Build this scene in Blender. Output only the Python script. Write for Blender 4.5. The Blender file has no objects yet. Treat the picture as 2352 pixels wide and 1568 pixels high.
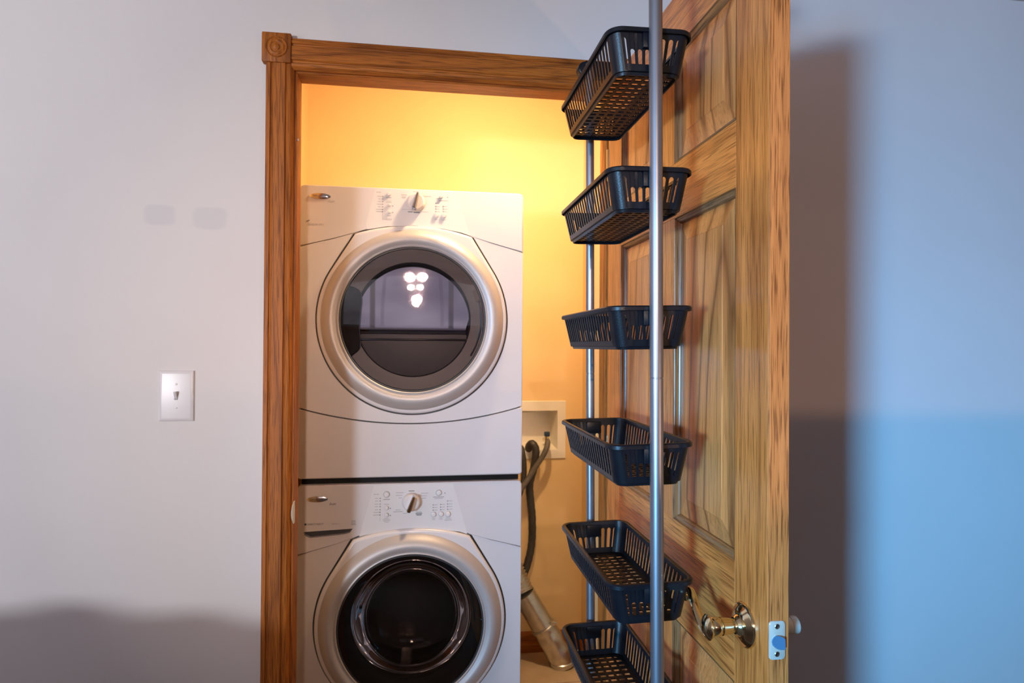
import bpy, bmesh, math, random
from mathutils import Vector, Matrix
random.seed(7)
PI = math.pi
S = bpy.context.scene
COL = S.collection

# ------------------------------------------------------------------ camera
cam_d = bpy.data.cameras.new('camera'); cam = bpy.data.objects.new('camera', cam_d); COL.objects.link(cam)
S.camera = cam
cam_d.sensor_width = 36.0; cam_d.lens = 1428.5/2352*36.0
cam_d.clip_start = .02; cam_d.clip_end = 50
cam.location = (0, -1.7032, 1.3415)
psi, th, ro = .1439, .0079, .0064
fw = Vector((math.sin(psi)*math.cos(th), math.cos(psi)*math.cos(th), math.sin(th)))
rt = Vector((math.cos(psi), -math.sin(psi), 0)); up = rt.cross(fw)
rt2 = rt*math.cos(ro)+up*math.sin(ro); up2 = up*math.cos(ro)-rt*math.sin(ro)
cam.rotation_euler = Matrix((rt2, up2, -fw)).transposed().to_euler()
cam_d.dof.use_dof = True; cam_d.dof.focus_distance = 1.25; cam_d.dof.aperture_fstop = 5.6

# ------------------------------------------------------------------ world, exposure, room lights
S.view_settings.view_transform = 'Standard'; S.view_settings.look = 'None'
S.view_settings.gamma = 1; S.view_settings.use_curve_mapping = False
S.view_settings.exposure = 0.0
w = bpy.data.worlds.new('world'); S.world = w; w.use_nodes = True
w.node_tree.nodes['Background'].inputs[0].default_value = (.35, .5, .8, 1)
w.node_tree.nodes['Background'].inputs[1].default_value = .4

def area(name, loc, target, sx, sy, power, color, spread=PI):
    l = bpy.data.lights.new(name, 'AREA'); l.shape = 'RECTANGLE'; l.size = sx; l.size_y = sy
    l.energy = power; l.color = color; l.spread = spread
    o = bpy.data.objects.new(name, l); COL.objects.link(o); o.location = loc
    o.rotation_euler = (Vector(target)-Vector(loc)).to_track_quat('-Z', 'Y').to_euler()
    return o
# daylight from the window in the far left corner of the room, behind the camera
area('window_light', (-2.55, -4.1, 1.20), (-1.0, 0, 2.8), .55, .21, 53, (.96, .965, 1.0), math.radians(128))
# added blue area light, spread narrowed to tint the right half of the wall
area('blue_wall_light', (-2.35, -4.08, 1.12), (2.1, 0, .9), .5, .7, 29, (.04, .48, 1.0), math.radians(44))
# side window on the left
area('side_window_light', (-2.9, -1.9, 1.65), (.5, -.7, 1.75), .9, 1.2, 18, (.80, .70, .88))
# ceiling fixture behind the camera
for k_, p_ in enumerate(((-.115, -3.9, 2.0), (.0, -3.9, 2.005), (-.05, -3.9, 1.79))):
    area('ceiling_fixture_light', p_, (.02, .2, 1.25), .075, .06, (.75, .6, .5)[k_], (1.0, .70, .52), math.radians(30)).data.shape = 'ELLIPSE'
# shaded lamp whose shade throws its light upwards only: cut-off line on the wall
sl_ = bpy.data.lights.new('shaded_lamp_light', 'SPOT'); sl_.energy = 30; sl_.color = (1.0, .52, .27); sl_.spot_size = math.radians(171); sl_.spot_blend = .02; sl_.shadow_soft_size = .03
so_ = bpy.data.objects.new('shaded_lamp_light', sl_); COL.objects.link(so_); so_.location = (1.75, -2.5, .92); so_.rotation_euler = (PI, 0, 0)

# ------------------------------------------------------------------ helpers
def link(name, me, parent=None, mats=()):
    o = bpy.data.objects.new(name, me); COL.objects.link(o)
    for m in (mats if isinstance(mats, (list, tuple)) else [mats]): me.materials.append(m)
    if parent is not None: o.parent = parent
    return o
def smooth(me, ang=35):
    for p in me.polygons: p.use_smooth = True
    try: me.set_sharp_from_angle(angle=math.radians(ang))
    except Exception: pass
    for p in me.polygons:
        if p.area > .004 and len(p.vertices) > 6: p.use_smooth = False
def obj(name, bm, mat, parent=None, sm=True, ang=35, loc=None):
    bmesh.ops.recalc_face_normals(bm, faces=bm.faces)
    me = bpy.data.meshes.new(name); bm.to_mesh(me); bm.free()
    if sm: smooth(me, ang)
    o = link(name, me, parent, mat)
    if loc: o.location = loc
    return o
def empty(name, loc=(0, 0, 0), parent=None):
    o = bpy.data.objects.new(name, None); COL.objects.link(o); o.location = loc; o.empty_display_size = .1
    if parent is not None: o.parent = parent
    return o
def tag(o, label=None, cat=None, group=None, kind=None):
    if label: o['label'] = label
    if cat: o['category'] = cat
    if group: o['group'] = group
    if kind: o['kind'] = kind
    return o
def box(bm, x0, x1, y0, y1, z0, z1, bev=0, seg=2):
    vs = [bm.verts.new((x, y, z)) for x in (x0, x1) for y in (y0, y1) for z in (z0, z1)]
    fs = [bm.faces.new([vs[i] for i in q]) for q in ((0,1,3,2),(4,6,7,5),(0,4,5,1),(2,3,7,6),(0,2,6,4),(1,5,7,3))]
    if bev:
        es = set(e for f in fs for e in f.edges)
        bmesh.ops.bevel(bm, geom=list(es), offset=bev, segments=seg, profile=.5, affect='EDGES')
    return bm
def nb(): return bmesh.new()
def frame(d):
    d = Vector(d).normalized(); a = Vector((0, 0, 1)) if abs(d.z) < .9 else Vector((1, 0, 0))
    u = d.cross(a).normalized(); return d, u, d.cross(u)
def lathe(bm, prof, origin, axis, n=48, cap0=True, cap1=True):
    """prof: (radius, distance along axis)"""
    d, u, v = frame(axis); O = Vector(origin); rings = []
    for r, t in prof:
        rings.append([bm.verts.new(O+d*t+(u*math.cos(a)+v*math.sin(a))*r) for a in [2*PI*i/n for i in range(n)]])
    for A, B in zip(rings, rings[1:]):
        for i in range(n): bm.faces.new((A[i], A[(i+1) % n], B[(i+1) % n], B[i]))
    if cap0: bm.faces.new(rings[0])
    if cap1: bm.faces.new(rings[-1])
    return bm
def cyl(bm, a, b, r, n=20, r2=None):
    a = Vector(a); b = Vector(b); return lathe(bm, [(r, 0), (r if r2 is None else r2, (b-a).length)], a, b-a, n)
def catmull(P, k=8):
    P = [Vector(p) for p in P]; Q = [P[0]*2-P[1]]+P+[P[-1]*2-P[-2]]; out = []
    for i in range(1, len(Q)-2):
        for j in range(k):
            t = j/k; a, b, c, d = Q[i-1], Q[i], Q[i+1], Q[i+2]
            out.append(.5*((2*b)+(c-a)*t+(2*a-5*b+4*c-d)*t*t+(3*b-a-3*c+d)*t**3))
    out.append(P[-1]); return out
def tube(bm, P, rad, n=14):
    rings = []; N = len(P); last = None
    for i, p in enumerate(P):
        t = (P[min(i+1, N-1)]-P[max(i-1, 0)]).normalized()
        if last is None: _, u, v = frame(t)
        else:
            u = (last-t*last.dot(t)).normalized(); v = t.cross(u)
        last = u; r = rad(i/(N-1)) if callable(rad) else rad
        rings.append([bm.verts.new(p+(u*math.cos(a)+v*math.sin(a))*r) for a in [2*PI*k/n for k in range(n)]])
    for A, B in zip(rings, rings[1:]):
        for i in range(n): bm.faces.new((A[i], A[(i+1) % n], B[(i+1) % n], B[i]))
    bm.faces.new(rings[0]); bm.faces.new(rings[-1]); return bm
def prism(bm, pts, y0, y1, bev=0, seg=2):
    """outline in x,z; y0 is the front (towards the camera)"""
    A = [bm.verts.new((x, y0, z)) for x, z in pts]; B = [bm.verts.new((x, y1, z)) for x, z in pts]; n = len(pts)
    f = bm.faces.new(A); bm.faces.new(B[::-1])
    for i in range(n): bm.faces.new((A[i], B[i], B[(i+1) % n], A[(i+1) % n]))
    if bev: bmesh.ops.bevel(bm, geom=list(f.edges), offset=bev, segments=seg, profile=.5, affect='EDGES')
    return bm
def cut(o, cutter):
    m = o.modifiers.new('b', 'BOOLEAN'); m.object = cutter; m.operation = 'DIFFERENCE'; m.solver = 'EXACT'
    bpy.context.view_layer.update()
    me = bpy.data.meshes.new_from_object(o.evaluated_get(bpy.context.evaluated_depsgraph_get()))
    o.modifiers.clear(); o.data = me
    bpy.data.objects.remove(cutter); smooth(me, 30)
    for p in me.polygons:
        if abs(p.normal.y) > .999: p.use_smooth = False
def rrect(hx, hy, r, k=6, cx=0, cy=0):
    out = []
    for sx, sy, a0 in ((1, 1, 0), (-1, 1, PI/2), (-1, -1, PI), (1, -1, 1.5*PI)):
        for i in range(k+1):
            a = a0+PI/2*i/k; out.append((cx+sx*(hx-r)+r*math.cos(a), cy+sy*(hy-r)+r*math.sin(a)))
    return out

# ------------------------------------------------------------------ materials
def mat(name, color=(.8, .8, .8), rough=.5, metal=0, **k):
    m = bpy.data.materials.new(name); m.use_nodes = True
    b = m.node_tree.nodes['Principled BSDF']
    b.inputs['Base Color'].default_value = (*color, 1); b.inputs['Roughness'].default_value = rough
    b.inputs['Metallic'].default_value = metal
    for kk, v in k.items(): b.inputs[kk].default_value = v
    return m
def N(m, t, **k):
    n = m.node_tree.nodes.new(t)
    for a, v in k.items(): setattr(n, a, v)
    return n
def L(m, a, b): m.node_tree.links.new(a, b)
def noisy(m, c1, c2, scale=6, bump=0, bscale=200, detail=4):
    b = m.node_tree.nodes['Principled BSDF']; tc = N(m, 'ShaderNodeTexCoord')
    n = N(m, 'ShaderNodeTexNoise'); n.inputs['Scale'].default_value = scale; n.inputs['Detail'].default_value = detail
    r = N(m, 'ShaderNodeValToRGB'); r.color_ramp.elements[0].color = (*c1, 1); r.color_ramp.elements[1].color = (*c2, 1)
    r.color_ramp.elements[0].position = .3; r.color_ramp.elements[1].position = .7
    L(m, tc.outputs['Object'], n.inputs['Vector']); L(m, n.outputs['Fac'], r.inputs[0]); L(m, r.outputs[0], b.inputs['Base Color'])
    if bump:
        n2 = N(m, 'ShaderNodeTexNoise'); n2.inputs['Scale'].default_value = bscale; bp = N(m, 'ShaderNodeBump')
        bp.inputs['Strength'].default_value = bump; bp.inputs['Distance'].default_value = .002
        L(m, tc.outputs['Object'], n2.inputs['Vector']); L(m, n2.outputs['Fac'], bp.inputs['Height']); L(m, bp.outputs[0], b.inputs['Normal'])
    return m
def wood(name, axis, light, mid, dark, rough=.34, wave=1.0, pores=.6, ws=26, coat=.18):
    """oak: stretched noise for tone, distorted bands for cathedral grain, short dark pores"""
    m = mat(name, mid, rough); b = m.node_tree.nodes['Principled BSDF']; b.inputs['Coat Weight'].default_value = coat; b.inputs['Specular IOR Level'].default_value = .35
    b.inputs['Coat Roughness'].default_value = .22
    tc = N(m, 'ShaderNodeTexCoord'); oi = N(m, 'ShaderNodeObjectInfo')
    add = N(m, 'ShaderNodeVectorMath', operation='ADD'); sc = N(m, 'ShaderNodeVectorMath', operation='SCALE')
    comb = N(m, 'ShaderNodeCombineXYZ'); L(m, oi.outputs['Random'], comb.inputs[0]); L(m, oi.outputs['Random'], comb.inputs[1]); L(m, oi.outputs['Random'], comb.inputs[2])
    sc.inputs['Scale'].default_value = 7.3; L(m, comb.outputs[0], sc.inputs[0]); L(m, tc.outputs['Object'], add.inputs[0]); L(m, sc.outputs[0], add.inputs[1])
    def mp(al, ac):
        mm = N(m, 'ShaderNodeMapping'); v = [ac, ac, ac]; v[axis] = al; mm.inputs['Scale'].default_value = v
        L(m, add.outputs[0], mm.inputs['Vector']); return mm.outputs[0]
    n1 = N(m, 'ShaderNodeTexNoise'); n1.inputs['Scale'].default_value = 1; n1.inputs['Detail'].default_value = 5; n1.inputs['Roughness'].default_value = .62
    L(m, mp(1.6, 85), n1.inputs['Vector'])
    # cathedral figure: low-frequency field turned into bands
    n2 = N(m, 'ShaderNodeTexNoise'); n2.inputs['Scale'].default_value = 1; n2.inputs['Detail'].default_value = 1.5
    L(m, mp(.45, 6), n2.inputs['Vector'])
    mul = N(m, 'ShaderNodeMath', operation='MULTIPLY'); mul.inputs[1].default_value = ws; L(m, n2.outputs['Fac'], mul.inputs[0])
    frc = N(m, 'ShaderNodeMath', operation='PINGPONG'); frc.inputs[1].default_value = 1; L(m, mul.outputs[0], frc.inputs[0])
    pw = N(m, 'ShaderNodeMath', operation='POWER'); pw.inputs[1].default_value = 4; L(m, frc.outputs[0], pw.inputs[0])
    n3 = N(m, 'ShaderNodeTexNoise'); n3.inputs['Scale'].default_value = 1; n3.inputs['Detail'].default_value = 2
    L(m, mp(14, 420), n3.inputs['Vector'])
    r1 = N(m, 'ShaderNodeValToRGB'); e = r1.color_ramp.elements; e[0].position = .30; e[1].position = .68
    e[0].color = (*mid, 1); e[1].color = (*light, 1); L(m, n1.outputs['Fac'], r1.inputs[0])
    mx = N(m, 'ShaderNodeMix', data_type='RGBA'); mx.inputs['B'].default_value = (*dark, 1)
    mf = N(m, 'ShaderNodeMath', operation='MULTIPLY'); mf.inputs[1].default_value = .55*wave; L(m, pw.outputs[0], mf.inputs[0])
    L(m, mf.outputs[0], mx.inputs['Factor']); L(m, r1.outputs[0], mx.inputs['A'])
    r3 = N(m, 'ShaderNodeValToRGB'); e = r3.color_ramp.elements; e[0].position = .36; e[1].position = .50
    e[0].color = (1, 1, 1, 1); e[1].color = (0, 0, 0, 1); L(m, n3.outputs['Fac'], r3.inputs[0])
    mp3 = N(m, 'ShaderNodeMath', operation='MULTIPLY'); mp3.inputs[1].default_value = pores; L(m, r3.outputs[0], mp3.inputs[0])
    mx2 = N(m, 'ShaderNodeMix', data_type='RGBA'); mx2.inputs['B'].default_value = (*[c*.55 for c in dark], 1)
    L(m, mp3.outputs[0], mx2.inputs['Factor']); L(m, mx.outputs['Result'], mx2.inputs['A']); L(m, mx2.outputs['Result'], b.inputs['Base Color'])
    bp = N(m, 'ShaderNodeBump'); bp.inputs['Strength'].default_value = .12; bp.inputs['Distance'].default_value = .001
    L(m, n1.outputs['Fac'], bp.inputs['Height']); L(m, bp.outputs[0], b.inputs['Normal'])
    return m
DL, DM, DD = (.80, .262, .058), (.63, .182, .036), (.29, .068, .012)
M = {}
for ax, nm in ((0, 'x'), (1, 'y'), (2, 'z')):
    M['oak_'+nm] = wood('door_oak_'+nm, ax, DL, DM, DD)
    M['trim_'+nm] = wood('trim_oak_'+nm, ax, (.46, .152, .020), (.34, .100, .011), (.12, .028, .003), wave=1.1, rough=.55, coat=.0)
M['oak_edge'] = wood('edge_oak', 2, (.78, .262, .068), (.56, .165, .038), (.24, .058, .013), rough=.5, wave=.3, pores=.8)
M['sticking'] = wood('moulding_oak', 2, (.30, .13, .05), (.20, .08, .028), (.09, .035, .012), rough=.25, wave=.6)
M['sticking_y'] = wood('moulding_oak_y', 1, (.34, .15, .055), (.23, .095, .033), (.10, .04, .014), rough=.25, wave=.6)
M['panel'] = wood('panel_oak', 2, (.80, .285, .080), (.64, .205, .052), (.22, .058, .014), wave=1.7, pores=.35, ws=17)
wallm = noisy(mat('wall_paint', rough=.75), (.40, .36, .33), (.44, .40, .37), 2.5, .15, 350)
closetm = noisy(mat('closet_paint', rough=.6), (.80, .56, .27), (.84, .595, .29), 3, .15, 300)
ceilm = noisy(mat('ceiling_paint', rough=.9), (.45, .43, .42), (.5, .48, .47), 8)
carpet = noisy(mat('carpet_pile', rough=.95), (.12, .09, .065), (.16, .12, .09), 60, .5, 400)
white = noisy(mat('appliance_enamel', rough=.28), (.62, .585, .58), (.63, .595, .59), 3)
white.node_tree.nodes['Principled BSDF'].inputs['Coat Weight'].default_value = .35
inlaym = noisy(mat('panel_print_white', rough=.42), (.655, .625, .61), (.675, .645, .63), 4)
silver = noisy(mat('silver_ring', rough=.48, metal=.35), (.46, .425, .41), (.49, .455, .44), 5)
lipm = noisy(mat('inner_lip', rough=.3, metal=.3), (.48, .46, .48), (.52, .5, .52), 8)
seam = noisy(mat('dark_seam', rough=.6), (.03, .03, .035), (.045, .045, .05), 20)
blackp = noisy(mat('black_plastic', rough=.36, **{'Specular IOR Level': .3}), (.004, .005, .008), (.008, .009, .012), 30, .12, 500)
alu = noisy(mat('brushed_aluminium', rough=.36, metal=.85), (.27, .27, .30), (.32, .32, .35), 12)
brass = noisy(mat('polished_brass', rough=.12, metal=1), (.78, .66, .42), (.84, .72, .48), 6)
nickel = noisy(mat('pale_brass', rough=.35, metal=.35), (.72, .70, .60), (.78, .76, .66), 30)
bolt = noisy(mat('bolt_blue_reflection', rough=.4, metal=.5), (.10, .25, .42), (.12, .28, .46), 12)  # blue window reflection is put into the bolt's base colour
screwm = noisy(mat('screw_steel', rough=.3, metal=1), (.35, .34, .33), (.5, .5, .48), 90)
switchm = noisy(mat('switch_plastic', rough=.3), (.70, .70, .74), (.72, .72, .76), 5)
printg = noisy(mat('print_grey', rough=.5), (.30, .29, .29), (.34, .33, .33), 50)
printd = noisy(mat('print_dark', rough=.5), (.08, .08, .09), (.1, .1, .11), 50)
chrome = noisy(mat('chrome_trim', rough=.12, metal=1), (.62, .62, .64), (.68, .68, .7), 40)
hosem = noisy(mat('grey_hose', rough=.55), (.10, .085, .07), (.14, .12, .10), 60, .2, 400)
hosed = noisy(mat('dark_hose', rough=.5), (.035, .03, .028), (.05, .045, .04), 60)
ductm = noisy(mat('duct_foil', rough=.28, metal=.9), (.55, .53, .5), (.68, .66, .62), 40, .3, 60)
boxm = noisy(mat('outlet_box_plastic', rough=.45), (.80, .74, .62), (.83, .77, .65), 8)
bluem = noisy(mat('valve_handle', rough=.4), (.01, .03, .07), (.015, .04, .09), 40)
sofam = noisy(mat('sofa_fabric', rough=.95), (.2, .2, .23), (.25, .25, .28), 80)
# closet floor tile and grout
tilem = noisy(mat('floor_tile', rough=.35), (.52, .38, .24), (.66, .50, .33), 9, .1, 60, 6)
groutm = noisy(mat('grout', rough=.8), (.16, .10, .06), (.22, .14, .09), 40)
# tinted appliance glass: part see-through, part mirror
def glassm(name, tint, gloss):
    m = bpy.data.materials.new(name); m.use_nodes = True; nt = m.node_tree; nt.nodes.remove(nt.nodes['Principled BSDF'])
    out = nt.nodes['Material Output']; tr = N(m, 'ShaderNodeBsdfTransparent'); tr.inputs[0].default_value = (*tint, 1)
    gl = N(m, 'ShaderNodeBsdfGlossy'); gl.inputs['Roughness'].default_value = .02; gl.inputs[0].default_value = (1, 1, 1, 1)
    fr = N(m, 'ShaderNodeFresnel'); fr.inputs[0].default_value = 1.5
    ns = N(m, 'ShaderNodeTexNoise'); ns.inputs['Scale'].default_value = 7; mr = N(m, 'ShaderNodeMath', operation='MULTIPLY_ADD')
    mr.inputs[1].default_value = .02; mr.inputs[2].default_value = gloss-.01
    L(m, ns.outputs['Fac'], mr.inputs[0])
    ad = N(m, 'ShaderNodeMath', operation='ADD', use_clamp=True); L(m, fr.outputs[0], ad.inputs[0]); L(m, mr.outputs[0], ad.inputs[1])
    mx = N(m, 'ShaderNodeMixShader'); L(m, ad.outputs[0], mx.inputs[0]); L(m, tr.outputs[0], mx.inputs[1]); L(m, gl.outputs[0], mx.inputs[2])
    L(m, mx.outputs[0], out.inputs[0]); return m
glass_d = glassm('dryer_glass', (.55, .53, .56), .02)
glass_w = glassm('washer_glass', (.45, .42, .42), .0)
linerd = noisy(mat('door_liner', rough=.3), (.022, .021, .025), (.032, .030, .036), 4)
mirrorm = noisy(mat('inner_window', rough=.018, metal=.8), (.70, .66, .74), (.82, .78, .86), 5)
drumm = noisy(mat('drum_steel', rough=.25, metal=1), (.35, .33, .32), (.5, .48, .46), 5)
gasket = noisy(mat('door_gasket', rough=.45), (.03, .03, .032), (.05, .05, .052), 8)

shadem = noisy(mat('shade_black', rough=.5, **{'Specular IOR Level': .15}), (.004, .004, .004), (.007, .006, .006), 8)  # near-black that stands for shade in the finger recess and machine gap
# wall paint carries two touched-up patches of a slightly greyer paint
def patch_wall():
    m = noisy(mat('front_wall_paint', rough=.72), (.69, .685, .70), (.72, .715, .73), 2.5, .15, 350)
    b = m.node_tree.nodes['Principled BSDF']; src = b.inputs['Base Color'].links[0].from_socket
    tc = N(m, 'ShaderNodeTexCoord'); nz = N(m, 'ShaderNodeTexNoise'); nz.inputs['Scale'].default_value = 25
    L(m, tc.outputs['Object'], nz.inputs['Vector'])
    prev = None
    for cx, cz, rx, rz in ((-.667, 1.672, .038, .026), (-.546, 1.668, .042, .029)):
        mp = N(m, 'ShaderNodeMapping', vector_type='POINT'); mp.inputs['Location'].default_value = (-cx/rx, 0, -cz/rz); mp.inputs['Scale'].default_value = (1/rx, 0, 1/rz)
        L(m, tc.outputs['Object'], mp.inputs['Vector'])
        sep = N(m, 'ShaderNodeSeparateXYZ'); L(m, mp.outputs[0], sep.inputs[0])
        px = N(m, 'ShaderNodeMath', operation='POWER'); px.inputs[1].default_value = 4
        ax = N(m, 'ShaderNodeMath', operation='ABSOLUTE'); L(m, sep.outputs[0], ax.inputs[0]); L(m, ax.outputs[0], px.inputs[0])
        pz = N(m, 'ShaderNodeMath', operation='POWER'); pz.inputs[1].default_value = 4
        az = N(m, 'ShaderNodeMath', operation='ABSOLUTE'); L(m, sep.outputs[2], az.inputs[0]); L(m, az.outputs[0], pz.inputs[0])
        s = N(m, 'ShaderNodeMath', operation='ADD'); L(m, px.outputs[0], s.inputs[0]); L(m, pz.outputs[0], s.inputs[1])
        s2 = N(m, 'ShaderNodeMath', operation='MULTIPLY_ADD'); s2.inputs[1].default_value = 1.2; L(m, nz.outputs['Fac'], s2.inputs[0]); L(m, s.outputs[0], s2.inputs[2])
        mr = N(m, 'ShaderNodeMapRange'); mr.inputs['From Min'].default_value = 1.0; mr.inputs['From Max'].default_value = 2.0
        mr.inputs['To Min'].default_value = 1; mr.inputs['To Max'].default_value = 0; L(m, s2.outputs[0], mr.inputs['Value'])
        if prev is None: prev = mr.outputs[0]
        else:
            mm = N(m, 'ShaderNodeMath', operation='MAXIMUM'); L(m, prev, mm.inputs[0]); L(m, mr.outputs[0], mm.inputs[1]); prev = mm.outputs[0]
    mf = N(m, 'ShaderNodeMath', operation='MULTIPLY'); mf.inputs[1].default_value = .5; L(m, prev, mf.inputs[0])
    mx = N(m, 'ShaderNodeMix', data_type='RGBA'); mx.inputs['B'].default_value = (.58, .60, .645, 1)
    L(m, mf.outputs[0], mx.inputs['Factor']); L(m, src, mx.inputs['A']); L(m, mx.outputs['Result'], b.inputs['Base Color'])
    return m
frontwallm = patch_wall()

# ------------------------------------------------------------------ room shell
RX0, RX1, RY0, CEIL = -3.0, 3.2, -4.2, 2.44
OX0, OX1, OZ = -.331, .5135, 2.058          # door opening
WT = .05                                     # wall thickness at the opening
def struct(name, bm, m, label, parent=None, cat='wall', sm=False):
    o = obj(name, bm, m, parent, sm); o['kind'] = 'structure'
    if label: o['label'] = label
    return o
bm = nb()
box(bm, RX0, OX0-.015, 0, WT, 0, CEIL); box(bm, OX1+.015, RX1, 0, WT, 0, CEIL); box(bm, OX0-.015, OX1+.015, 0, WT, OZ+.015, CEIL)
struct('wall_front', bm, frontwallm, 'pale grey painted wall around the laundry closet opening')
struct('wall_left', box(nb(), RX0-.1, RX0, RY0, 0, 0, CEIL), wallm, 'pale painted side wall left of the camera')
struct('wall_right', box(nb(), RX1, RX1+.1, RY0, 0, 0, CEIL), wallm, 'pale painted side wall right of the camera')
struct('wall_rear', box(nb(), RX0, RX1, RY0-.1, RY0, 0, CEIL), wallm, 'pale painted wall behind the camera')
struct('floor', box(nb(), RX0, RX1, RY0, 0, -.1, 0), carpet, 'beige carpeted room floor')
struct('ceiling', box(nb(), RX0-.1, RX1+.1, RY0-.1, 1.2, CEIL, CEIL+.1), ceilm, 'white flat ceiling over room and closet')
winm = bpy.data.materials.new('window_glow'); winm.use_nodes = True  # glowing pane, added to brighten what the dryer glass reflects
wn = winm.node_tree; wn.nodes.remove(wn.nodes['Principled BSDF']); we = wn.nodes.new('ShaderNodeEmission'); we.inputs[0].default_value = (.86, .78, .90, 1); we.inputs[1].default_value = .95
wz = wn.nodes.new('ShaderNodeTexNoise'); wz.inputs['Scale'].default_value = 2.2; wr = wn.nodes.new('ShaderNodeValToRGB'); wr.color_ramp.elements[0].color = (.45, .40, .50, 1); wr.color_ramp.elements[1].color = (1, .93, 1, 1)
wr.color_ramp.elements[0].position = .35; wr.color_ramp.elements[1].position = .65
wn.links.new(wz.outputs['Fac'], wr.inputs[0]); wn.links.new(wr.outputs[0], we.inputs[0]); wn.links.new(we.outputs[0], wn.nodes['Material Output'].inputs[0])
win = empty('reflection_window', (-.1, RY0, 1.85)); tag(win, 'wide glowing window added behind the camera to brighten the dryer glass reflection', kind='structure')
obj('pane', box(nb(), -1.15, 1.15, .001, .006, -.33, .36), winm, win, False)
for x in (-1.17, -.39, .39, 1.17): obj('window_frame', box(nb(), x-.025, x+.025, .001, .035, -.37, .40, .003), ceilm, win)
for z in (-.35, .38): obj('window_rail', box(nb(), -1.19, 1.19, .001, .03, z-.02, z+.02, .003), ceilm, win)
# closet shell
CX0, CX1, CY = -.48, .711, 1.0
HB = (.37, .597, .886, 1.059)                # recess of the outlet box
bm = nb()
box(bm, CX0, HB[0], CY, CY+.1, 0, CEIL); box(bm, HB[1], CX1, CY, CY+.1, 0, CEIL)
box(bm, HB[0], HB[1], CY, CY+.1, 0, HB[2]); box(bm, HB[0], HB[1], CY, CY+.1, HB[3], CEIL)
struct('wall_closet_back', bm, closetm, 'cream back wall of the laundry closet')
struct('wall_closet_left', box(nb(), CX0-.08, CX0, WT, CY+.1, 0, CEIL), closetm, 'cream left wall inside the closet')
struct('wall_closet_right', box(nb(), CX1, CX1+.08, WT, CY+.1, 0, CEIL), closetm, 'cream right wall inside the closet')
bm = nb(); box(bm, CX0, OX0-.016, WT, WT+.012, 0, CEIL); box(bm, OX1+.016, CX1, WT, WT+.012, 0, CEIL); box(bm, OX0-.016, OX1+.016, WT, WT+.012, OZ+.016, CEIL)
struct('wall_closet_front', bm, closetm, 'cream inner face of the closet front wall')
cf = struct('floor_closet', box(nb(), CX0, CX1, 0, CY, -.1, -.002), groutm, 'tan square tiled closet floor')
tme = None; T = .305
for i in range(-2, 3):
    for j in range(-1, 4):
        x0 = .395+i*T; y0 = .01+j*T+.115
        a, b_, c, d = max(x0, CX0)+.0028, min(x0+T, CX1)-.0028, max(y0, .0)+.0028, min(y0+T, CY)-.0028
        if b_-a < .02 or d-c < .02: continue
        obj('tile', box(nb(), a, b_, c, d, -.006, .0015, .0015, 1), tilem, cf)
# closet baseboards
def baseboard(name, x0, x1, y0, y1, label, m):
    o = struct(name, box(nb(), x0, x1, y0, y1, 0, .092, .004), m, label, sm=True)
baseboard('baseboard_closet_back', CX0, CX1, CY-.013, CY, 'dark stained wooden baseboard along the closet back wall', M['trim_x'])
baseboard('baseboard_closet_right', CX1-.013, CX1, WT+.013, CY-.014, 'dark stained wooden baseboard along the closet right wall', M['trim_y'])

# ------------------------------------------------------------------ door frame (jambs and casing)
fr = empty('trim_1', (0, 0, 0)); tag(fr, 'honey stained oak door frame around the laundry closet', kind='structure')
obj('jamb', box(nb(), OX0-.015, OX0, -.002, WT+.012, 0, OZ+.015, .001, 1), M['trim_z'], fr)
obj('jamb', box(nb(), OX1, OX1+.015, -.002, WT+.012, 0, OZ+.015, .001, 1), M['trim_z'], fr)
tag(obj('head_jamb', box(nb(), OX0, OX1, -.002, WT+.012, OZ, OZ+.015, .001, 1), M['trim_x'], fr))
# casing profile across its width (0 = outer edge, 1 = inner edge), depth outwards
PR = [(0, 0), (0, .014), (.03, .017), (.16, .0185), (.20, .0155), (.24, .0150), (.28, .0185), (.70, .0195), (.745, .0155), (.78, .0150), (.82, .0175), (.90, .0165), (1.0, .009), (1.0, 0)]
def casing_v(name, xo, xi, z0, z1, m):
    bm = nb(); rows = [[bm.verts.new((xo+(xi-xo)*u, -d, z)) for u, d in PR] for z in (z0, z1)]
    for i in range(len(PR)-1): bm.faces.new((rows[0][i], rows[0][i+1], rows[1][i+1], rows[1][i]))
    bm.faces.new(rows[0]); bm.faces.new(rows[1]); return obj(name, bm, m, fr, ang=20)
casing_v('side_casing', -.407, -.3375, 0, 2.078, M['trim_z'])
casing_v('side_casing', .5895, .5200, 0, 2.078, M['trim_z'])
bm = nb(); rows = [[bm.verts.new((x, -d, 2.145+(2.0635-2.145)*u)) for u, d in PR] for x in (-.3430, .5250)]
for i in range(len(PR)-1): bm.faces.new((rows[0][i], rows[0][i+1], rows[1][i+1], rows[1][i]))
bm.faces.new(rows[0]); bm.faces.new(rows[1]); obj('head_casing', bm, M['trim_x'], fr, ang=20)
for x0 in (-.4165, .5250):
    bl = obj('corner_block', box(nb(), x0, x0+.0735, -.0235, 0, 2.076, 2.1535, .003), M['trim_z'], fr)
    bm = nb(); c = (x0+.0368, -.0235, 2.115)
    lathe(bm, [(.0275, -.002), (.0275, .0012), (.0262, .0030), (.0245, .0012), (.0225, -.0010), (.019, .0015), (.0165, .0026), (.0135, .0010), (.0115, -.0012), (.0085, .0012), (.006, .0030), (.003, .0042), (.0004, .0045)], c, (0, -1, 0), 40)
    obj('rosette', bm, M['trim_z'], bl)
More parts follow.
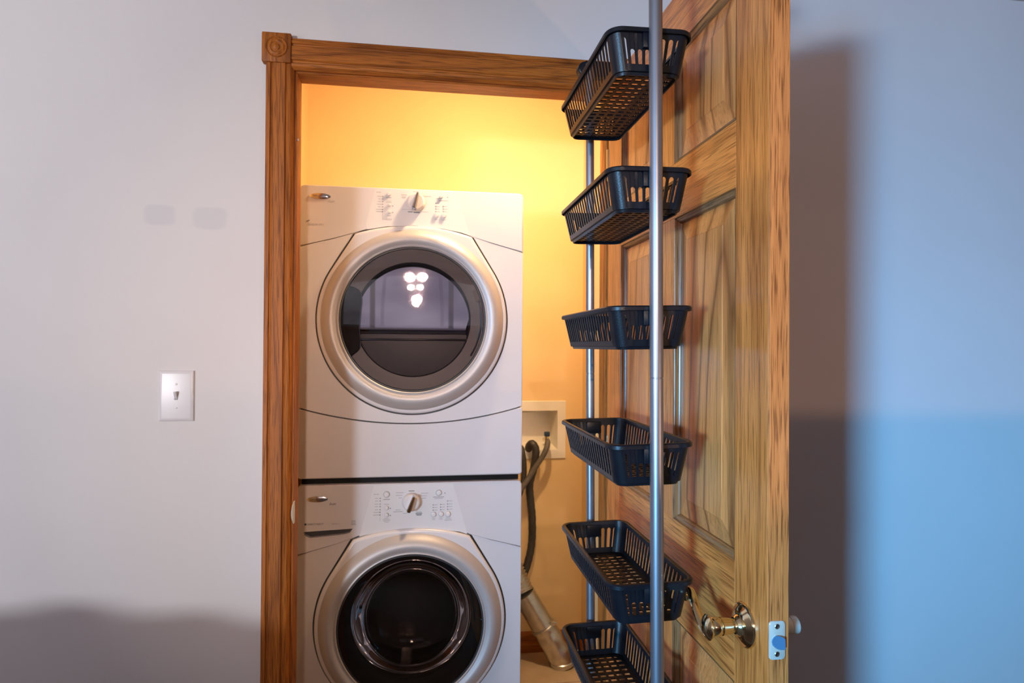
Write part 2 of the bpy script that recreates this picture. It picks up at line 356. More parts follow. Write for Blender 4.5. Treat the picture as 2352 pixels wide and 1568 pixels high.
# brass strike on the left jamb
bm = nb(); box(bm, OX0-.0005, OX0+.0018, -.001, .012, .872, .930, .0006, 1)
pl = catmull([(OX0+.0008, -.001, .926), (OX0-.001, -.008, .918), (OX0-.003, -.010, .900), (OX0-.001, -.008, .884), (OX0+.0008, -.001, .874)], 6)
pts = pl; A = [bm.verts.new(p) for p in pts]; B = [bm.verts.new(p+Vector((-.0012, -.0004, 0))) for p in pts]; C_ = [bm.verts.new((OX0+.0008, 0, p.z)) for p in pts]
for i in range(len(pts)-1):
    bm.faces.new((A[i], A[i+1], B[i+1], B[i])); bm.faces.new((A[i], A[i+1], C_[i+1], C_[i]))
tag(obj('strike_plate', bm, nickel, fr), 'small pale brass strike plate on the left jamb')
tag(obj('bumper', lathe(nb(), [(.0035, 0), (.0035, .003), (.002, .0042)], (OX0, .006, 1.885), (1, 0, 0), 16), switchm, fr), 'tiny white door bumper on the left jamb')

# ------------------------------------------------------------------ door leaf, open into the room
DX, DT, DY0, DL_ = .5135, .033, -.0225, .8145      # left face x, thickness, hinge y, leaf width
DZ0, DZ1 = .012, 2.070
door = empty('door_1', (DX, DY0, 0)); tag(door, 'open six panel oak door seen along its closet side', kind='structure')
def dbox(name, u0, u1, z0, z1, m):       # u runs from the hinge towards the camera
    return obj(name, box(nb(), 0, DT, -u1, -u0, z0, z1, .0006, 1), m, door)
U = [0, .1125, .3525, .4585, .7145, DL_]
ZR = [(DZ0, .235), (.792, .990), (1.608, 1.720), (1.958, DZ1)]
dbox('stile', U[0], U[1], DZ0, DZ1, M['oak_z'])
bm = nb(); box(bm, 0, DT, -U[5]+.0004, -U[4], DZ0, DZ1, .0006, 1); st = obj('stile', bm, M['oak_z'], door)
tag(obj('edge_band', box(nb(), .0004, DT-.0004, -U[5]-.0014, -U[5]+.0006, DZ0, DZ1), M['oak_edge'], st), 'end grained latch edge of the door')
for nm, (a, b_) in zip(('bottom_rail', 'lock_rail', 'middle_rail', 'top_rail'), ZR): dbox(nm, U[1], U[4], a, b_, M['oak_y'])
ops = []
for (z0, z1) in ((ZR[0][1], ZR[1][0]), (ZR[1][1], ZR[2][0]), (ZR[2][1], ZR[3][0])):
    dbox('mullion', U[2], U[3], z0, z1, M['oak_z'])
    for (u0, u1) in ((U[1], U[2]), (U[3], U[4])): ops.append((u0, u1, z0, z1))
STK = [(0, 0), (.0015, .0), (.002, .0022), (.005, .0032), (.009, .0060), (.0115, .0095), (.0125, .0125)]
def ring(u0, u1, z0, z1, ins, dep):
    return [(dep, -(u0+ins), z0+ins), (dep, -(u1-ins), z0+ins), (dep, -(u1-ins), z1-ins), (dep, -(u0+ins), z1-ins)]
for (u0, u1, z0, z1) in ops:
    for side in (0, 1):
        fx = (lambda d: d) if side == 0 else (lambda d: DT-d)
        for k in (0, 1):                                      # vertical pair, horizontal pair of the moulding
            bm = nb(); R = [[bm.verts.new((fx(p[0]), p[1], p[2])) for p in ring(u0, u1, z0, z1, i, d)] for i, d in STK]
            for A, B in zip(R, R[1:]):
                for q in ((1, 2), (3, 0)) if k == 0 else ((0, 1), (2, 3)): bm.faces.new((A[q[0]], A[q[1]], B[q[1]], B[q[0]]))
            obj('moulding', bm, M['sticking'] if k == 0 else M['sticking_y'], door, ang=60)
    PN = [(.008, .0125), (.0125, .0125), (.015, .0118), (.052, .0045), (.0535, .0032), (.056, .0028)]
    bm = nb(); last = {}
    for side in (0, 1):
        fx = (lambda d: d) if side == 0 else (lambda d: DT-d)
        R = [[bm.verts.new((fx(p[0]), p[1], p[2])) for p in ring(u0, u1, z0, z1, i, d)] for i, d in PN]
        for A, B in zip(R, R[1:]):
            for q in range(4): bm.faces.new((A[q], A[(q+1) % 4], B[(q+1) % 4], B[q]))
        bm.faces.new(R[-1]); last[side] = R[0]
    for q in range(4): bm.faces.new((last[0][q], last[0][(q+1) % 4], last[1][(q+1) % 4], last[1][q]))
    obj('panel', bm, M['panel'], door, ang=15)
# hinges on the hidden edge
for z in (.25, 1.05, 1.85):
    bm = nb(); cyl(bm, (.002, .006, z-.045), (.002, .006, z+.045), .006, 14); box(bm, .002, .030, -.0005, .0012, z-.044, z+.044)
    obj('hinge', bm, brass, door)
# lever handle (closet side): rose, neck, curved lever with scroll end
LY, LZ = -.7495, .900                                       # relative to door origin
hd = empty('lever_handle', (0, LY, LZ), door); tag(hd, 'polished brass lever handle with scroll end')
bm = nb(); lathe(bm, [(.0345, 0), (.0345, .002), (.0335, .0042), (.0300, .0052), (.0245, .0110), (.0165, .0130), (.0155, .0150), (.0135, .0175), (.0128, .0190)], (0, 0, 0), (-1, 0, 0), 56)
obj('rose', bm, brass, hd)
bm = nb(); lathe(bm, [(.0100, .017), (.0105, .020), (.0125, .030), (.0135, .040), (.0138, .041), (.0120, .0415), (.0135, .043), (.0150, .046), (.0150, .055), (.0140, .057), (.0185, .061), (.0195, .064), (.0150, .068), (.006, .071), (.0005, .0715)], (0, 0, 0), (-1, 0, 0), 48)
obj('neck', bm, brass, hd)
P = catmull([(-.061, -.002, -.012), (-.063, .012, -.008), (-.064, .032, .006), (-.062, .052, .020), (-.060, .068, .028), (-.059, .082, .030), (-.060, .091, .024), (-.060, .092, .015), (-.060, .085, .010), (-.060, .079, .013), (-.060, .078, .019)], 8)
bm = nb(); rings = []
for i, p in enumerate(P):                                    # a flat strap section
    t = i/(len(P)-1); tan = (P[min(i+1, len(P)-1)]-P[max(i-1, 0)]).normalized(); wdt = .0085-.0025*t if t < .6 else .0070
    nn = tan.cross(Vector((1, 0, 0))).normalized(); th_ = .0042*(1-.35*t)
    rings.append([bm.verts.new(p+Vector((1, 0, 0))*wdt*math.cos(a)+nn*th_*math.sin(a)) for a in [2*PI*k/12 for k in range(12)]])
for A, B in zip(rings, rings[1:]):
    for i in range(12): bm.faces.new((A[i], A[(i+1) % 12], B[(i+1) % 12], B[i]))
bm.faces.new(rings[0]); bm.faces.new(rings[-1]); obj('lever', bm, brass, hd)
# hallway side: rose and hub
hk = empty('outer_handle', (DT, LY, .8955), door); tag(hk, 'pale metal handle hub on the hidden side of the door')
obj('rose', lathe(nb(), [(.031, 0), (.031, .002), (.026, .006), (.0145, .008)], (0, 0, 0), (1, 0, 0), 40), nickel, hk)
bm = nb(); lathe(bm, [(.0135, .006), (.0130, .0420), (.0122, .0426), (.0122, .0432), (.0136, .0440), (.0138, .0525), (.0132, .0548), (.010, .0560), (.0005, .0562)], (0, 0, 0), (1, 0, 0), 40)
obj('hub', bm, nickel, hk)
# latch face plate
lp = empty('latch_plate', (.0135, -DL_-.0014, .9065), door); tag(lp, 'pale brass latch plate with bolt tinted by a painted blue reflection on the door edge')
bm = nb(); prism(bm, rrect(.0125, .0285, .005, 5), -.0018, .0005, .0006); obj('plate', bm, nickel, lp)
for z in (.0205, -.0205):
    bm = nb(); lathe(bm, [(.0040, -.001), (.0040, .0009), (.0033, .0014), (.0020, .0010), (.0005, .0006)], (0, -.0012, z), (0, -1, 0), 20); obj('screw', bm, screwm, lp)
bm = nb()                                                    # half-round bolt with a sloped face
outl = [(-.0090, -.001), (-.0082, .0030), (-.0058, .0062), (-.0020, .0080), (.0025, .0076), (.0065, .0062), (.0092, .0046), (.0104, .0032), (.0108, -.0120), (.0095, -.0134), (.0050, -.0138), (.0005, -.0125), (-.0040, -.0098), (-.0075, -.0062)]
A = [bm.verts.new((x, -.0016, z-.001)) for x, z in outl]; B = [bm.verts.new((.001+(x-.001)*.93, -.0030-.22*(x+.009), (z+.003)*.94-.0025)) for x, z in outl]
bm.faces.new(A[::-1]); bm.faces.new(B)
for i in range(len(outl)): bm.faces.new((A[i], A[(i+1) % len(outl)], B[(i+1) % len(outl)], B[i]))
obj('bolt', bm, bolt, lp)

# ------------------------------------------------------------------ light switch
sw = empty('light_switch', (-.6205, 0, 1.2095)); tag(sw, 'white toggle light switch plate on the wall left of the closet', 'light switch')
bm = nb(); hx, hz = .0418, .0645
R = [[bm.verts.new((sx*(hx-i), -d, sz*(hz-i))) for sx, sz in ((-1, -1), (1, -1), (1, 1), (-1, 1))] for i, d in ((0, 0), (0, .0025), (.0012, .0042), (.0055, .0062), (.0085, .0066))]
for A, B in zip(R, R[1:]):
    for q in range(4): bm.faces.new((A[q], A[(q+1) % 4], B[(q+1) % 4], B[q]))
bm.faces.new(R[-1]); obj('plate', bm, switchm, sw, ang=25)
tag(obj('slot', box(nb(), -.0046, .0046, -.0070, -.006, -.0100, .0105, .0004, 1), printg, sw))
bm = nb(); A = [(-.0040, -.0070, -.0075), (.0040, -.0070, -.0075), (.0040, -.0070, .0105), (-.0040, -.0070, .0105)]
B = [(-.0032, -.0165, .0070), (.0032, -.0165, .0070), (.0032, -.0175, .0120), (-.0032, -.0175, .0120)]
va = [bm.verts.new(p) for p in A]; vb = [bm.verts.new(p) for p in B]; bm.faces.new(va); bm.faces.new(vb)
for i in range(4): bm.faces.new((va[i], va[(i+1) % 4], vb[(i+1) % 4], vb[i]))
bmesh.ops.bevel(bm, geom=bm.edges[:], offset=.0008, segments=2, affect='EDGES'); obj('toggle', bm, switchm, sw)
for z in (-.030, .030): obj('screw', lathe(nb(), [(.003, 0), (.003, .0006), (.0022, .001), (.0004, .0008)], (0, -.0064, z), (0, -1, 0), 16), switchm, sw)

# ------------------------------------------------------------------ stacked dryer and washer
YF = .25; MW = .686; MX = -.369; SEAM = .925
CXM = .343
def hull(R=.290, cx_=.178, cz_=.262, top=.291):
    pts = [(R*math.cos(a), R*math.sin(a)) for a in [2*PI*i/160 for i in range(160)]]
    Rr = (cx_**2+(top-cz_)**2)/(2*(top-cz_)); a0 = math.asin(cx_/Rr)
    pts += [(Rr*math.sin(t), top-Rr+Rr*math.cos(t)) for t in [-a0+2*a0*i/24 for i in range(25)]]
    pts = sorted(set(pts))
    def half(ps):
        h = []
        for p in ps:
            while len(h) > 1 and (h[-1][0]-h[-2][0])*(p[1]-h[-2][1])-(h[-1][1]-h[-2][1])*(p[0]-h[-2][0]) <= 0: h.pop()
            h.append(p)
        return h
    lo = half(pts); hi = half(pts[::-1]); return lo[:-1]+hi[:-1]
def offs(pts, d):      # shrink a star-shaped outline towards 0,0
    return [(x*(1-d/math.hypot(x, z)), z*(1-d/math.hypot(x, z))) for x, z in pts]
def arc3(p0, p1, p2, n=20):   # quadratic through three points in x
    x0, z0 = p0; x1, z1 = p1; x2, z2 = p2; out = []
    for i in range(n+1):
        x = x0+(x2-x0)*i/n
        out.append((x, z0*(x-x1)*(x-x2)/((x0-x1)*(x0-x2))+z1*(x-x0)*(x-x2)/((x1-x0)*(x1-x2))+z2*(x-x0)*(x-x1)/((x2-x0)*(x2-x1))))
    return out

def appliance(name, label, cat, z0, top, dz, lower, kind):
    """z0 floor of the machine; dz centre height of the door; all heights local"""
    r = empty(name, (MX, YF, z0)); tag(r, label, cat)
    # cabinet with rounded front edges
    cab = obj('cabinet', box(nb(), .001, MW-.001, .020, .66, .012 if kind == 'w' else .004, top-.001, .008, 3), white, r)
    obj('seam_backing', box(nb(), .006, MW-.006, .010, .022, .02, top-.006), seam, r)
    yp = 0.0
    crn = (dz+.262); lineL = dz+.2195; cl = (.343-.178-.004, crn+.001); cr_ = (.343+.178+.004, crn+.001)
    arc_top = [(x+CXM, z+dz) for x, z in hull(.2955, .1795, .2665, .2965)]
    # control panel: above the line left - door top - right
    pb = [(0.0, lineL)]+[(.05, lineL+.0145), (.10, lineL+.0275), cl]
    import bisect
    Rr = (.1795**2+(.030)**2)/(2*.030); a0 = math.asin(.1795/Rr)
    pb += [(CXM+Rr*math.sin(t), dz+.2965-Rr+Rr*math.cos(t)+.0005) for t in [-a0+2*a0*i/20 for i in range(1, 20)]]
    pb += [cr_, (.586, lineL+.0275), (.636, lineL+.0145), (MW, lineL)]
    tl = [(MW, top-.012), (MW-.0035, top-.0035), (MW-.012, top), (.012, top), (.0035, top-.0035), (0, top-.012)]
    bm = prism(nb(), pb+tl, yp, .020, .0035, 3); cp = obj('control_panel', bm, white, r, ang=30)
    # body front with tear-drop opening
    fp_low = arc3((0, lower), (CXM, lower-.0505), (MW, lower), 28)
    HH = hull(.2950, .1825, .2665, .2965)
    sidep = [(x, z) for x, z in HH if z < .268 and not (z > .2 and abs(x) < .181)]
    sidep.sort(key=lambda p: (math.atan2(p[1], p[0])-PI*.5) % (2*PI))
    outl = [(0, lineL-.0018), (.05, lineL+.0127), (.10, lineL+.0257)]+[(x+CXM, z+dz) for x, z in sidep]+[(.586, lineL+.0257), (.636, lineL+.0127), (MW, lineL-.0018)]+[(x, z+.0015) for x, z in fp_low][::-1]
    bm = prism(nb(), outl, yp+.001, .020, .0025, 3); fpn = obj('front_panel', bm, white, r, ang=30)
    # lower panel
    low = [(x, z-.0022) for x, z in fp_low]
    bm = prism(nb(), [(0, .018), (.006, .012), (MW-.006, .012), (MW, .018)]+low[::-1], yp-.004, .020, .0045, 3); obj('lower_panel', bm, white, r, ang=30)
    # door
    d = empty('door', (CXM, 0, dz), r)
    H = hull(); Hs = [(H, .012), (H, -.004), (offs(H, .0012), -.0085), (offs(H, .0045), -.0115), (offs(H, .0100), -.0125)]
    bm = nb(); R = [[bm.verts.new((x, y, z)) for x, z in pts] for pts, y in Hs]; n = len(H)
    for A, B in zip(R, R[1:]):
        for q in range(n): bm.faces.new((A[q], A[(q+1) % n], B[(q+1) % n], B[q]))
    inner = [bm.verts.new((.262*x/math.hypot(x, z), -.0125, .262*z/math.hypot(x, z))) for x, z in H]
    for q in range(n): bm.faces.new((R[-1][q], R[-1][(q+1) % n], inner[(q+1) % n], inner[q]))
    obj('door_shell', bm, white, d, ang=50)
    bm = nb(); lathe(bm, [(.2785, .010), (.2780, .0130), (.2755, .0190), (.2700, .0280), (.2620, .0370), (.2540, .0420), (.2460, .0440), (.2390, .0430), (.2330, .0395), (.2290, .0365), (.2275, .0360), (.2265, .0378), (.2235, .0388), (.2215, .0370), (.2205, .030)], (0, 0, 0), (0, -1, 0), 128, False, False)
    obj('silver_ring', bm, silver, d, ang=25)
    bm = nb(); lathe(bm, [(.2212, .0330), (.2190, .0362), (.2165, .0362), (.2155, .030)], (0, 0, 0), (0, -1, 0), 96, False, False); obj('inner_lip', bm, gasket, d)
    if kind == 'd':
        bm = nb(); lathe(bm, [(.2165, .0335), (.190, .0350), (.15, .0362), (.10, .0370), (.05, .0374), (.0005, .0375)], (0, 0, 0), (0, -1, 0), 96, False, False)
        gl = obj('door_glass', bm, glass_d, d, ang=60)
        # liner ring, flat inner window cut to the reflection's bright shape above the lint sill
        bm = nb(); lathe(bm, [(.2180, .029), (.2150, .0265), (.176, .0235), (.168, .0150), (.166, .008)], (0, 0, 0), (0, -1, 0), 96, False, False); obj('door_liner', bm, linerd, d)
        arcp = [(.1715*math.cos(a), .1715*math.sin(a)-.010) for a in [PI*i/40 for i in range(41)]]
        arcp[0] = (.168, .004); arcp[-1] = (-.168, .004)
        bm = prism(nb(), arcp+[(-.160, -.032), (.160, -.032)], -.0245, -.018, .0015, 2); obj('inner_window', bm, mirrorm, d)
        bm = prism(nb(), [(.1715*math.cos(a), .1715*math.sin(a)-.002) for a in [PI+PI*i/40 for i in range(41)] if math.sin(a) < -.18], -.020, -.010, .003, 2); obj('lint_panel', bm, linerd, d)
        bm = nb(); box(bm, -.165, .165, -.0275, -.018, -.064, -.058, .002); obj('lint_ledge', bm, linerd, d)
        # finger recess by the glass: flat plate with black for its shade, bright lip
        P = [(-.214, .108), (-.196, .098), (-.176, .094), (-.160, .082), (-.155, .055), (-.158, .02), (-.161, -.03), (-.158, -.070), (-.162, -.092), (-.182, -.108), (-.190, -.110)]
        arcs = [(.2150*math.cos(a), .2150*math.sin(a)) for a in [math.radians(t) for t in range(210, 152, -4)]]
        bm = prism(nb(), P+arcs, -.0300, -.0262, .001); obj('recess_shade', bm, shadem, d)
        bm = nb(); tube(bm, catmull([(x, -.0305, z) for x, z in P], 6), .0017, 8); tag(obj('recess_lip', bm, chrome, d), 'thin bright lip of the finger recess')
        bm = nb(); tube(bm, catmull([(.207*math.cos(math.radians(t)), -.031, .207*math.sin(math.radians(t))) for t in range(-32, 21, 6)], 4), .0022, 8); obj('hinge_cover', bm, linerd, d)
    else:
        bm = nb(); lathe(bm, [(.2165, .0335), (.200, .0375), (.170, .0410), (.12, .0440), (.06, .0455), (.0005, .046)], (0, 0, 0), (0, -1, 0), 96, False, False)
        obj('door_glass', bm, glass_w, d, ang=60)
        # inner glass bowl leaning back into the drum
        bm = nb(); lathe(bm, [(.186, -.022), (.180, -.030), (.172, -.055), (.158, -.085), (.130, -.108), (.09, -.122), (.04, -.130), (.0005, -.132)], (0, 0, .0), (0, -1, 0), 72, False, False)
        obj('glass_bowl', bm, glassm('bowl_glass', (.8, .78, .76), .0), d, ang=60)
        bm = nb(); lathe(bm, [(.2190, .028), (.212, .020), (.196, .004), (.190, -.022), (.186, -.030)], (0, 0, 0), (0, -1, 0), 96, False, False); obj('door_liner', bm, gasket, d)
        bm = nb(); lathe(bm, [(.205, -.035), (.214, -.045), (.250, -.055), (.252, -.30), (.24, -.33), (.06, -.36), (.0005, -.362)], (0, 0, 0), (0, -1, 0), 72, False, False); obj('drum', bm, drumm, r, loc=(CXM, 0, dz))
        for k in range(3):
            a = math.radians(25+120*k); bm = nb(); box(bm, -.022, .022, .06, .28, -.045, 0, .012, 3)
            o = obj('drum_paddle', bm, drumm, r); o.location = (CXM+.25*math.cos(a), 0, dz+.25*math.sin(a)); o.rotation_euler = (0, -(a-PI/2), 0)
        # the opening of the cabinet for the drum: backing plate ring
    return r, d, cp

def disc(bm, x, y, z, rad, h, n=20, dome=.3):
    lathe(bm, [(rad, 0), (rad, h*.6), (rad*.88, h), (rad*.5, h*(1+dome*.4)), (rad*.02, h*(1+dome*.5))], (x, y, z), (0, -1, 0), n)
def txt(s, size, x, z, y, parent, m, name='lettering', shear=0, bold=0):
    cu = bpy.data.curves.new(name, 'FONT'); cu.body = s; cu.size = size; cu.extrude = .00012; cu.align_x = 'CENTER'; cu.align_y = 'CENTER'; cu.shear = shear; cu.offset = bold; cu.resolution_u = 2
    o = bpy.data.objects.new('t', cu); COL.objects.link(o); bpy.context.view_layer.update()
    me = bpy.data.meshes.new_from_object(o.evaluated_get(bpy.context.evaluated_depsgraph_get())); bpy.data.objects.remove(o)
    me.transform(Matrix.Translation((x, y, z)) @ Matrix.Rotation(PI/2, 4, 'X')); me.materials.clear()
    q = link(name, me, parent, m); return q
def badge(r, x, z):
    bm = nb(); n = 40; prof = [(1, 0), (1, .0016), (.93, .0030), (.6, .0042), (.02, .0046)]; rings = []
    for s, h in prof: rings.append([bm.verts.new((x+.0315*s*math.cos(a), -h, z+.0092*s*math.sin(a))) for a in [2*PI*i/n for i in range(n)]])
    for A, B in zip(rings, rings[1:]):
        for i in range(n): bm.faces.new((A[i], A[(i+1) % n], B[(i+1) % n], B[i]))
    bm.faces.new(rings[0]); bm.faces.new(rings[-1]); b = obj('badge', bm, chrome, r); tag(b, 'oval chrome maker badge')
    txt('Whirlpool', .0095, x, z-.0003, -.0048, b, printd)
def knob(r, x, z, ang):
    k = empty('cycle_knob', (x, -.0005, z), r); k['label'] = 'round white dial with a chrome grip'
    bm = nb(); lathe(bm, [(.0290, 0), (.0290, .004), (.0270, .010), (.0245, .016), (.0225, .018), (.0005, .0185)], (0, 0, 0), (0, -1, 0), 40); obj('dial', bm, white, k)
    bm = nb(); O_ = [(-.0085, -.0260), (.0085, -.0260), (.0050, .0270), (-.0050, .0270)]
    A = [bm.verts.new((x_, -.010, z_)) for x_, z_ in O_]; B = [bm.verts.new((x_*.72, -.036 if z_ > 0 else -.040, z_*.95)) for x_, z_ in O_]
    bm.faces.new(A); bm.faces.new(B)
    for i in range(4): bm.faces.new((A[i], A[(i+1) % 4], B[(i+1) % 4], B[i]))
    bmesh.ops.bevel(bm, geom=bm.edges[:], offset=.0022, segments=3, affect='EDGES'); o = obj('grip', bm, chrome, k); o.rotation_euler = (0, math.radians(ang), 0)
def bars(r, L_, m=printg, name='panel_print'):
    bm = nb()
    for x, z, w_, h in L_: box(bm, x-w_/2, x+w_/2, -.00075, -.0004, z-h/2, z+h/2)
    o = obj(name, bm, m, r, False); o['kind'] = 'stuff'; return o

# ---- dryer (upper)
zD = SEAM
dr, dd, dcp = appliance('clothes_dryer', 'white front loading dryer stacked on top of the washer', 'dryer', zD, .9035, .4965, .2265, 'd')
obj('print_area', prism(nb(), [(.2235, .8985), (.471, .8985), (.5165, .7640), (.49, .7725), (.43, .7830), (.343, .7895), (.26, .7845), (.2, .7730), (.196, .79)], -.0004, .001), inlaym, dr)
knob(dr, .3475, .8610, 14)
for x, z, rd in ((.2644, .8839, .0066), (.266, .8503, .0052), (.2662, .8287, .0054), (.4249, .8824, .0058), (.4104, .8246, .0080), (.4334, .8241, .0080)):
    bm = nb(); disc(bm, x, -.0004, z, rd, .0055); obj('button', bm, white, dr)
DLED = [(.2461, z) for z in (.8764, .8683, .8603, .8522, .8441, .8361, .8293)]+[(.4089, z) for z in (.8613, .8518, .8436, .8354)]+[(.4320, z) for z in (.8526, .8445, .8363)]+[(.2768, .848), (.277, .8278), (.4452, .8818)]
bm = nb()
for x, z in DLED: box(bm, x-.0012, x+.0012, -.0012, -.0004, z-.0012, z+.0012)
obj('indicator_lights', bm, printd, dr, False)['kind'] = 'stuff'
bars(dr, [(.236, z, w_, .0013) for z, w_ in ((.8764, .014), (.8683, .007), (.8603, .010), (.8522, .015), (.8441, .008), (.8361, .020), (.8293, .019))]
     + [(.234, .889, .014, .0014), (.2645, .8735, .016, .0022), (.2645, .8625, .014, .0012), (.2645, .8585, .018, .0012), (.266, .8175, .012, .0013), (.266, .8075, .018, .001), (.2655, .8045, .016, .001), (.2462, .816, .0006, .022), (.253, .8055, .014, .0006)]
     + [(.3475, .895, .018, .0015), (.311, .884, .018, .0012), (.3105, .8775, .014, .0012), (.3105, .874, .012, .0012), (.383, .882, .022, .0014), (.318, .8385, .026, .0008), (.372, .8335, .03, .0008)]
     + [(.418, .8765, .018, .0013), (.432, .8705, .03, .0018), (.4155, .8613, .008, .0011), (.4165, .8518, .010, .0011), (.4155, .8436, .008, .0011), (.4165, .8354, .010, .0011), (.4395, .8526, .010, .0011), (.440, .8445, .012, .0011), (.439, .8363, .009, .0011), (.4104, .8115, .010, .0012), (.4334, .8110, .014, .0012)])
bars(dr, [(.330, .8320, .014, .0022), (.350, .8305, .020, .0024)], printd, 'cycle_print')
badge(dr, .0595, .8695)
txt('duet', .011, .0925, .8555, -.0006, dr, printg); txt('SENSOR DRY', .0080, .048, .7830, -.0006, dr, printg)
bm = nb()
for k in range(3): box(bm, .0200+k*.0033, .0222+k*.0033, -.0008, -.0004, .7905+k*.0014, .7935+k*.0016)
obj('energy_mark', bm, printd, dr, False)['kind'] = 'stuff'

obj('gap_shade_strip', box(nb(), .008, MW-.008, .022, .04, -.008, .008), shadem, dr)  # black strip added in the gap between the machines as its shade
# ---- washer (lower)
zW = .012
wm, wd, wcp = appliance('washing_machine', 'white front loading washing machine underneath the stacked dryer', 'washing machine', zW, SEAM-.008-zW, SEAM-.438-zW, .165, 'w')
o_ = SEAM-zW
# hole in backing and front for the drum
def drum_hole(r, dz):
    for ch in list(r.children):
        if ch.name.split('.')[0] in ('seam_backing', 'cabinet'):
            c = nb(); lathe(c, [(.215, -.1), (.215, .60)] if ch.name.startswith('seam') else [(.262, -.1), (.262, .42)], (CXM, 0, dz), (0, 1, 0), 64); co = obj('cutter', c, seam, None, False); co.location = r.location
            bpy.context.view_layer.update(); cut(ch, co)
drum_hole(wm, SEAM-.438-zW)
c = nb(); prism(c, [(.0205, o_-.1475), (.1645, o_-.1425), (.1555, o_-.1550), (.1384, o_-.1595), (.0385, o_-.1665), (.0235, o_-.1590)], -.05, .0165); co = obj('cutter', c, seam, None, False); co.location = wm.location
bpy.context.view_layer.update(); cut(wcp, co)
sc_ = [(.0205, o_-.1475), (.1645, o_-.1425), (.1555, o_-.1550), (.1384, o_-.1595), (.0385, o_-.1665), (.0235, o_-.1590)]
bm = nb(); A = [bm.verts.new((x, -.0010, z)) for x, z in sc_]; B = [bm.verts.new((x*.97+.003, .0160, z+.002)) for x, z in sc_]
for i in range(6): bm.faces.new((A[i], A[(i+1) % 6], B[(i+1) % 6], B[i]))
bm.faces.new(B); tag(obj('drawer_handle', bm, lipm, wm), 'grey recessed handle of the detergent drawer')
obj('print_area', prism(nb(), [(x, o_+z) for x, z in ((.2268, -.0125), (.4679, -.0125), (.505, -.1385), (.5140, -.1720), (.49, -.1635), (.43, -.1550), (.343, -.1500), (.26, -.1535), (.2, -.1640), (.1835, -.1680))], -.0004, .001), inlaym, wm)
knob(wm, .3405, o_-.0665, 20)
for x, z, rd in ((.2651, -.0412, .0085), (.2654, -.0827, .0060), (.2656, -.1041, .0060), (.4248, -.0402, .0082), (.4092, -.1074, .0074), (.4321, -.1068, .0074), (.4537, -.1075, .0078)):
    bm = nb(); lathe(bm, [(rd*1.18, 0), (rd*1.18, .0007), (rd*1.05, .0008)], (x, -.0003, o_+z), (0, -1, 0), 24); obj('button_ring', bm, printg if rd > .008 else lipm, wm)
    bm = nb(); disc(bm, x, -.0004, o_+z, rd, .0042); obj('button', bm, inlaym, wm)
WLED = [(.2457, z) for z in (-.0527, -.0607, -.0701, -.0781, -.0874, -.0954, -.1035)]+[(.4438, -.0421)]+[(.4077, z) for z in (-.0776, -.0857, -.0938)]+[(.4306, z) for z in (-.0769, -.0851, -.0932)]+[(.4521, z) for z in (-.0667, -.0762, -.0844, -.0925)]+[(.2765, -.0844), (.277, -.1058)]
bm = nb()
for x, z in WLED: box(bm, x-.0013, x+.0013, -.0012, -.0004, o_+z-.0013, o_+z+.0013)
obj('indicator_lights', bm, printd, wm, False)['kind'] = 'stuff'
bars(wm, [(.235, o_+z, w_, .0013) for z, w_ in ((-.0527, .012), (-.0607, .009), (-.0701, .010), (-.0781, .011), (-.0874, .010), (-.0954, .019), (-.1035, .020))]
     + [(.234, o_-.040, .016, .0014), (.2655, o_-.0565, .020, .0022), (.2655, o_-.0715, .015, .0012), (.2655, o_-.115, .014, .0013), (.2655, o_-.119, .022, .0011), (.2655, o_-.1225, .020, .0011), (.2655, o_-.1265, .012, .0011), (.2457, o_-.114, .0006, .018)]
     + [(.305, o_-.037, .024, .0013), (.303, o_-.045, .020, .0013), (.307, o_-.053, .011, .0013), (.381, o_-.0405, .024, .0013), (.379, o_-.049, .018, .0013), (.378, o_-.056, .015, .0013), (.300, o_-.090, .016, .0013), (.300, o_-.0955, .028, .0016), (.322, o_-.1010, .014, .0014)]
     + [(.4155, o_+z, .010, .0011) for z in (-.0776, -.0857, -.0938)]+[(.4385, o_+z, .010, .0011) for z in (-.0769, -.0851, -.0932)]+[(.461, o_+z, .012, .0012) for z in (-.0667, -.0762, -.0844, -.0925)]
     + [(.424, o_-.0535, .034, .0022), (.424, o_-.0580, .026, .0013), (.4092, o_-.1195, .011, .0011), (.4092, o_-.1235, .009, .0011), (.4321, o_-.1190, .011, .0011), (.4321, o_-.1230, .009, .0011), (.4545, o_-.119, .014, .0011), (.4545, o_-.123, .020, .0011), (.4545, o_-.127, .024, .0011)]
     + [(.1665, o_-.1190, .012, .0020), (.1665, o_-.1230, .014, .0018), (.1665, o_-.1270, .013, .0020), (.1665, o_-.1305, .015, .0022)])
bars(wm, [(.3410, o_-.0325, .018, .0020), (.364, o_-.099, .018, .0013), (.364, o_-.1035, .020, .0022), (.364, o_-.1075, .016, .0022)], printd, 'cycle_print')
badge(wm, .0590, o_-.0500)
txt('duet', .0115, .1040, o_-.0655, -.0006, wm, printd)
bars(wm, [(.0250, o_-.1250, .0065, .0055)], printd, 'service_mark'); txt('DIRECT INJECT', .0068, .0545, o_-.1255, -.0006, wm, printd); txt('SERIES 4', .0065, .1130, o_-.1265, -.0006, wm, printg)
for sx in (.06, MW-.06):
    for y in (.08, .66): obj('foot', lathe(nb(), [(.02, 0), (.022, .008), (.014, .020), (.014, .026)], (sx, y, -.0105), (0, 0, 1), 20), seam, wm)

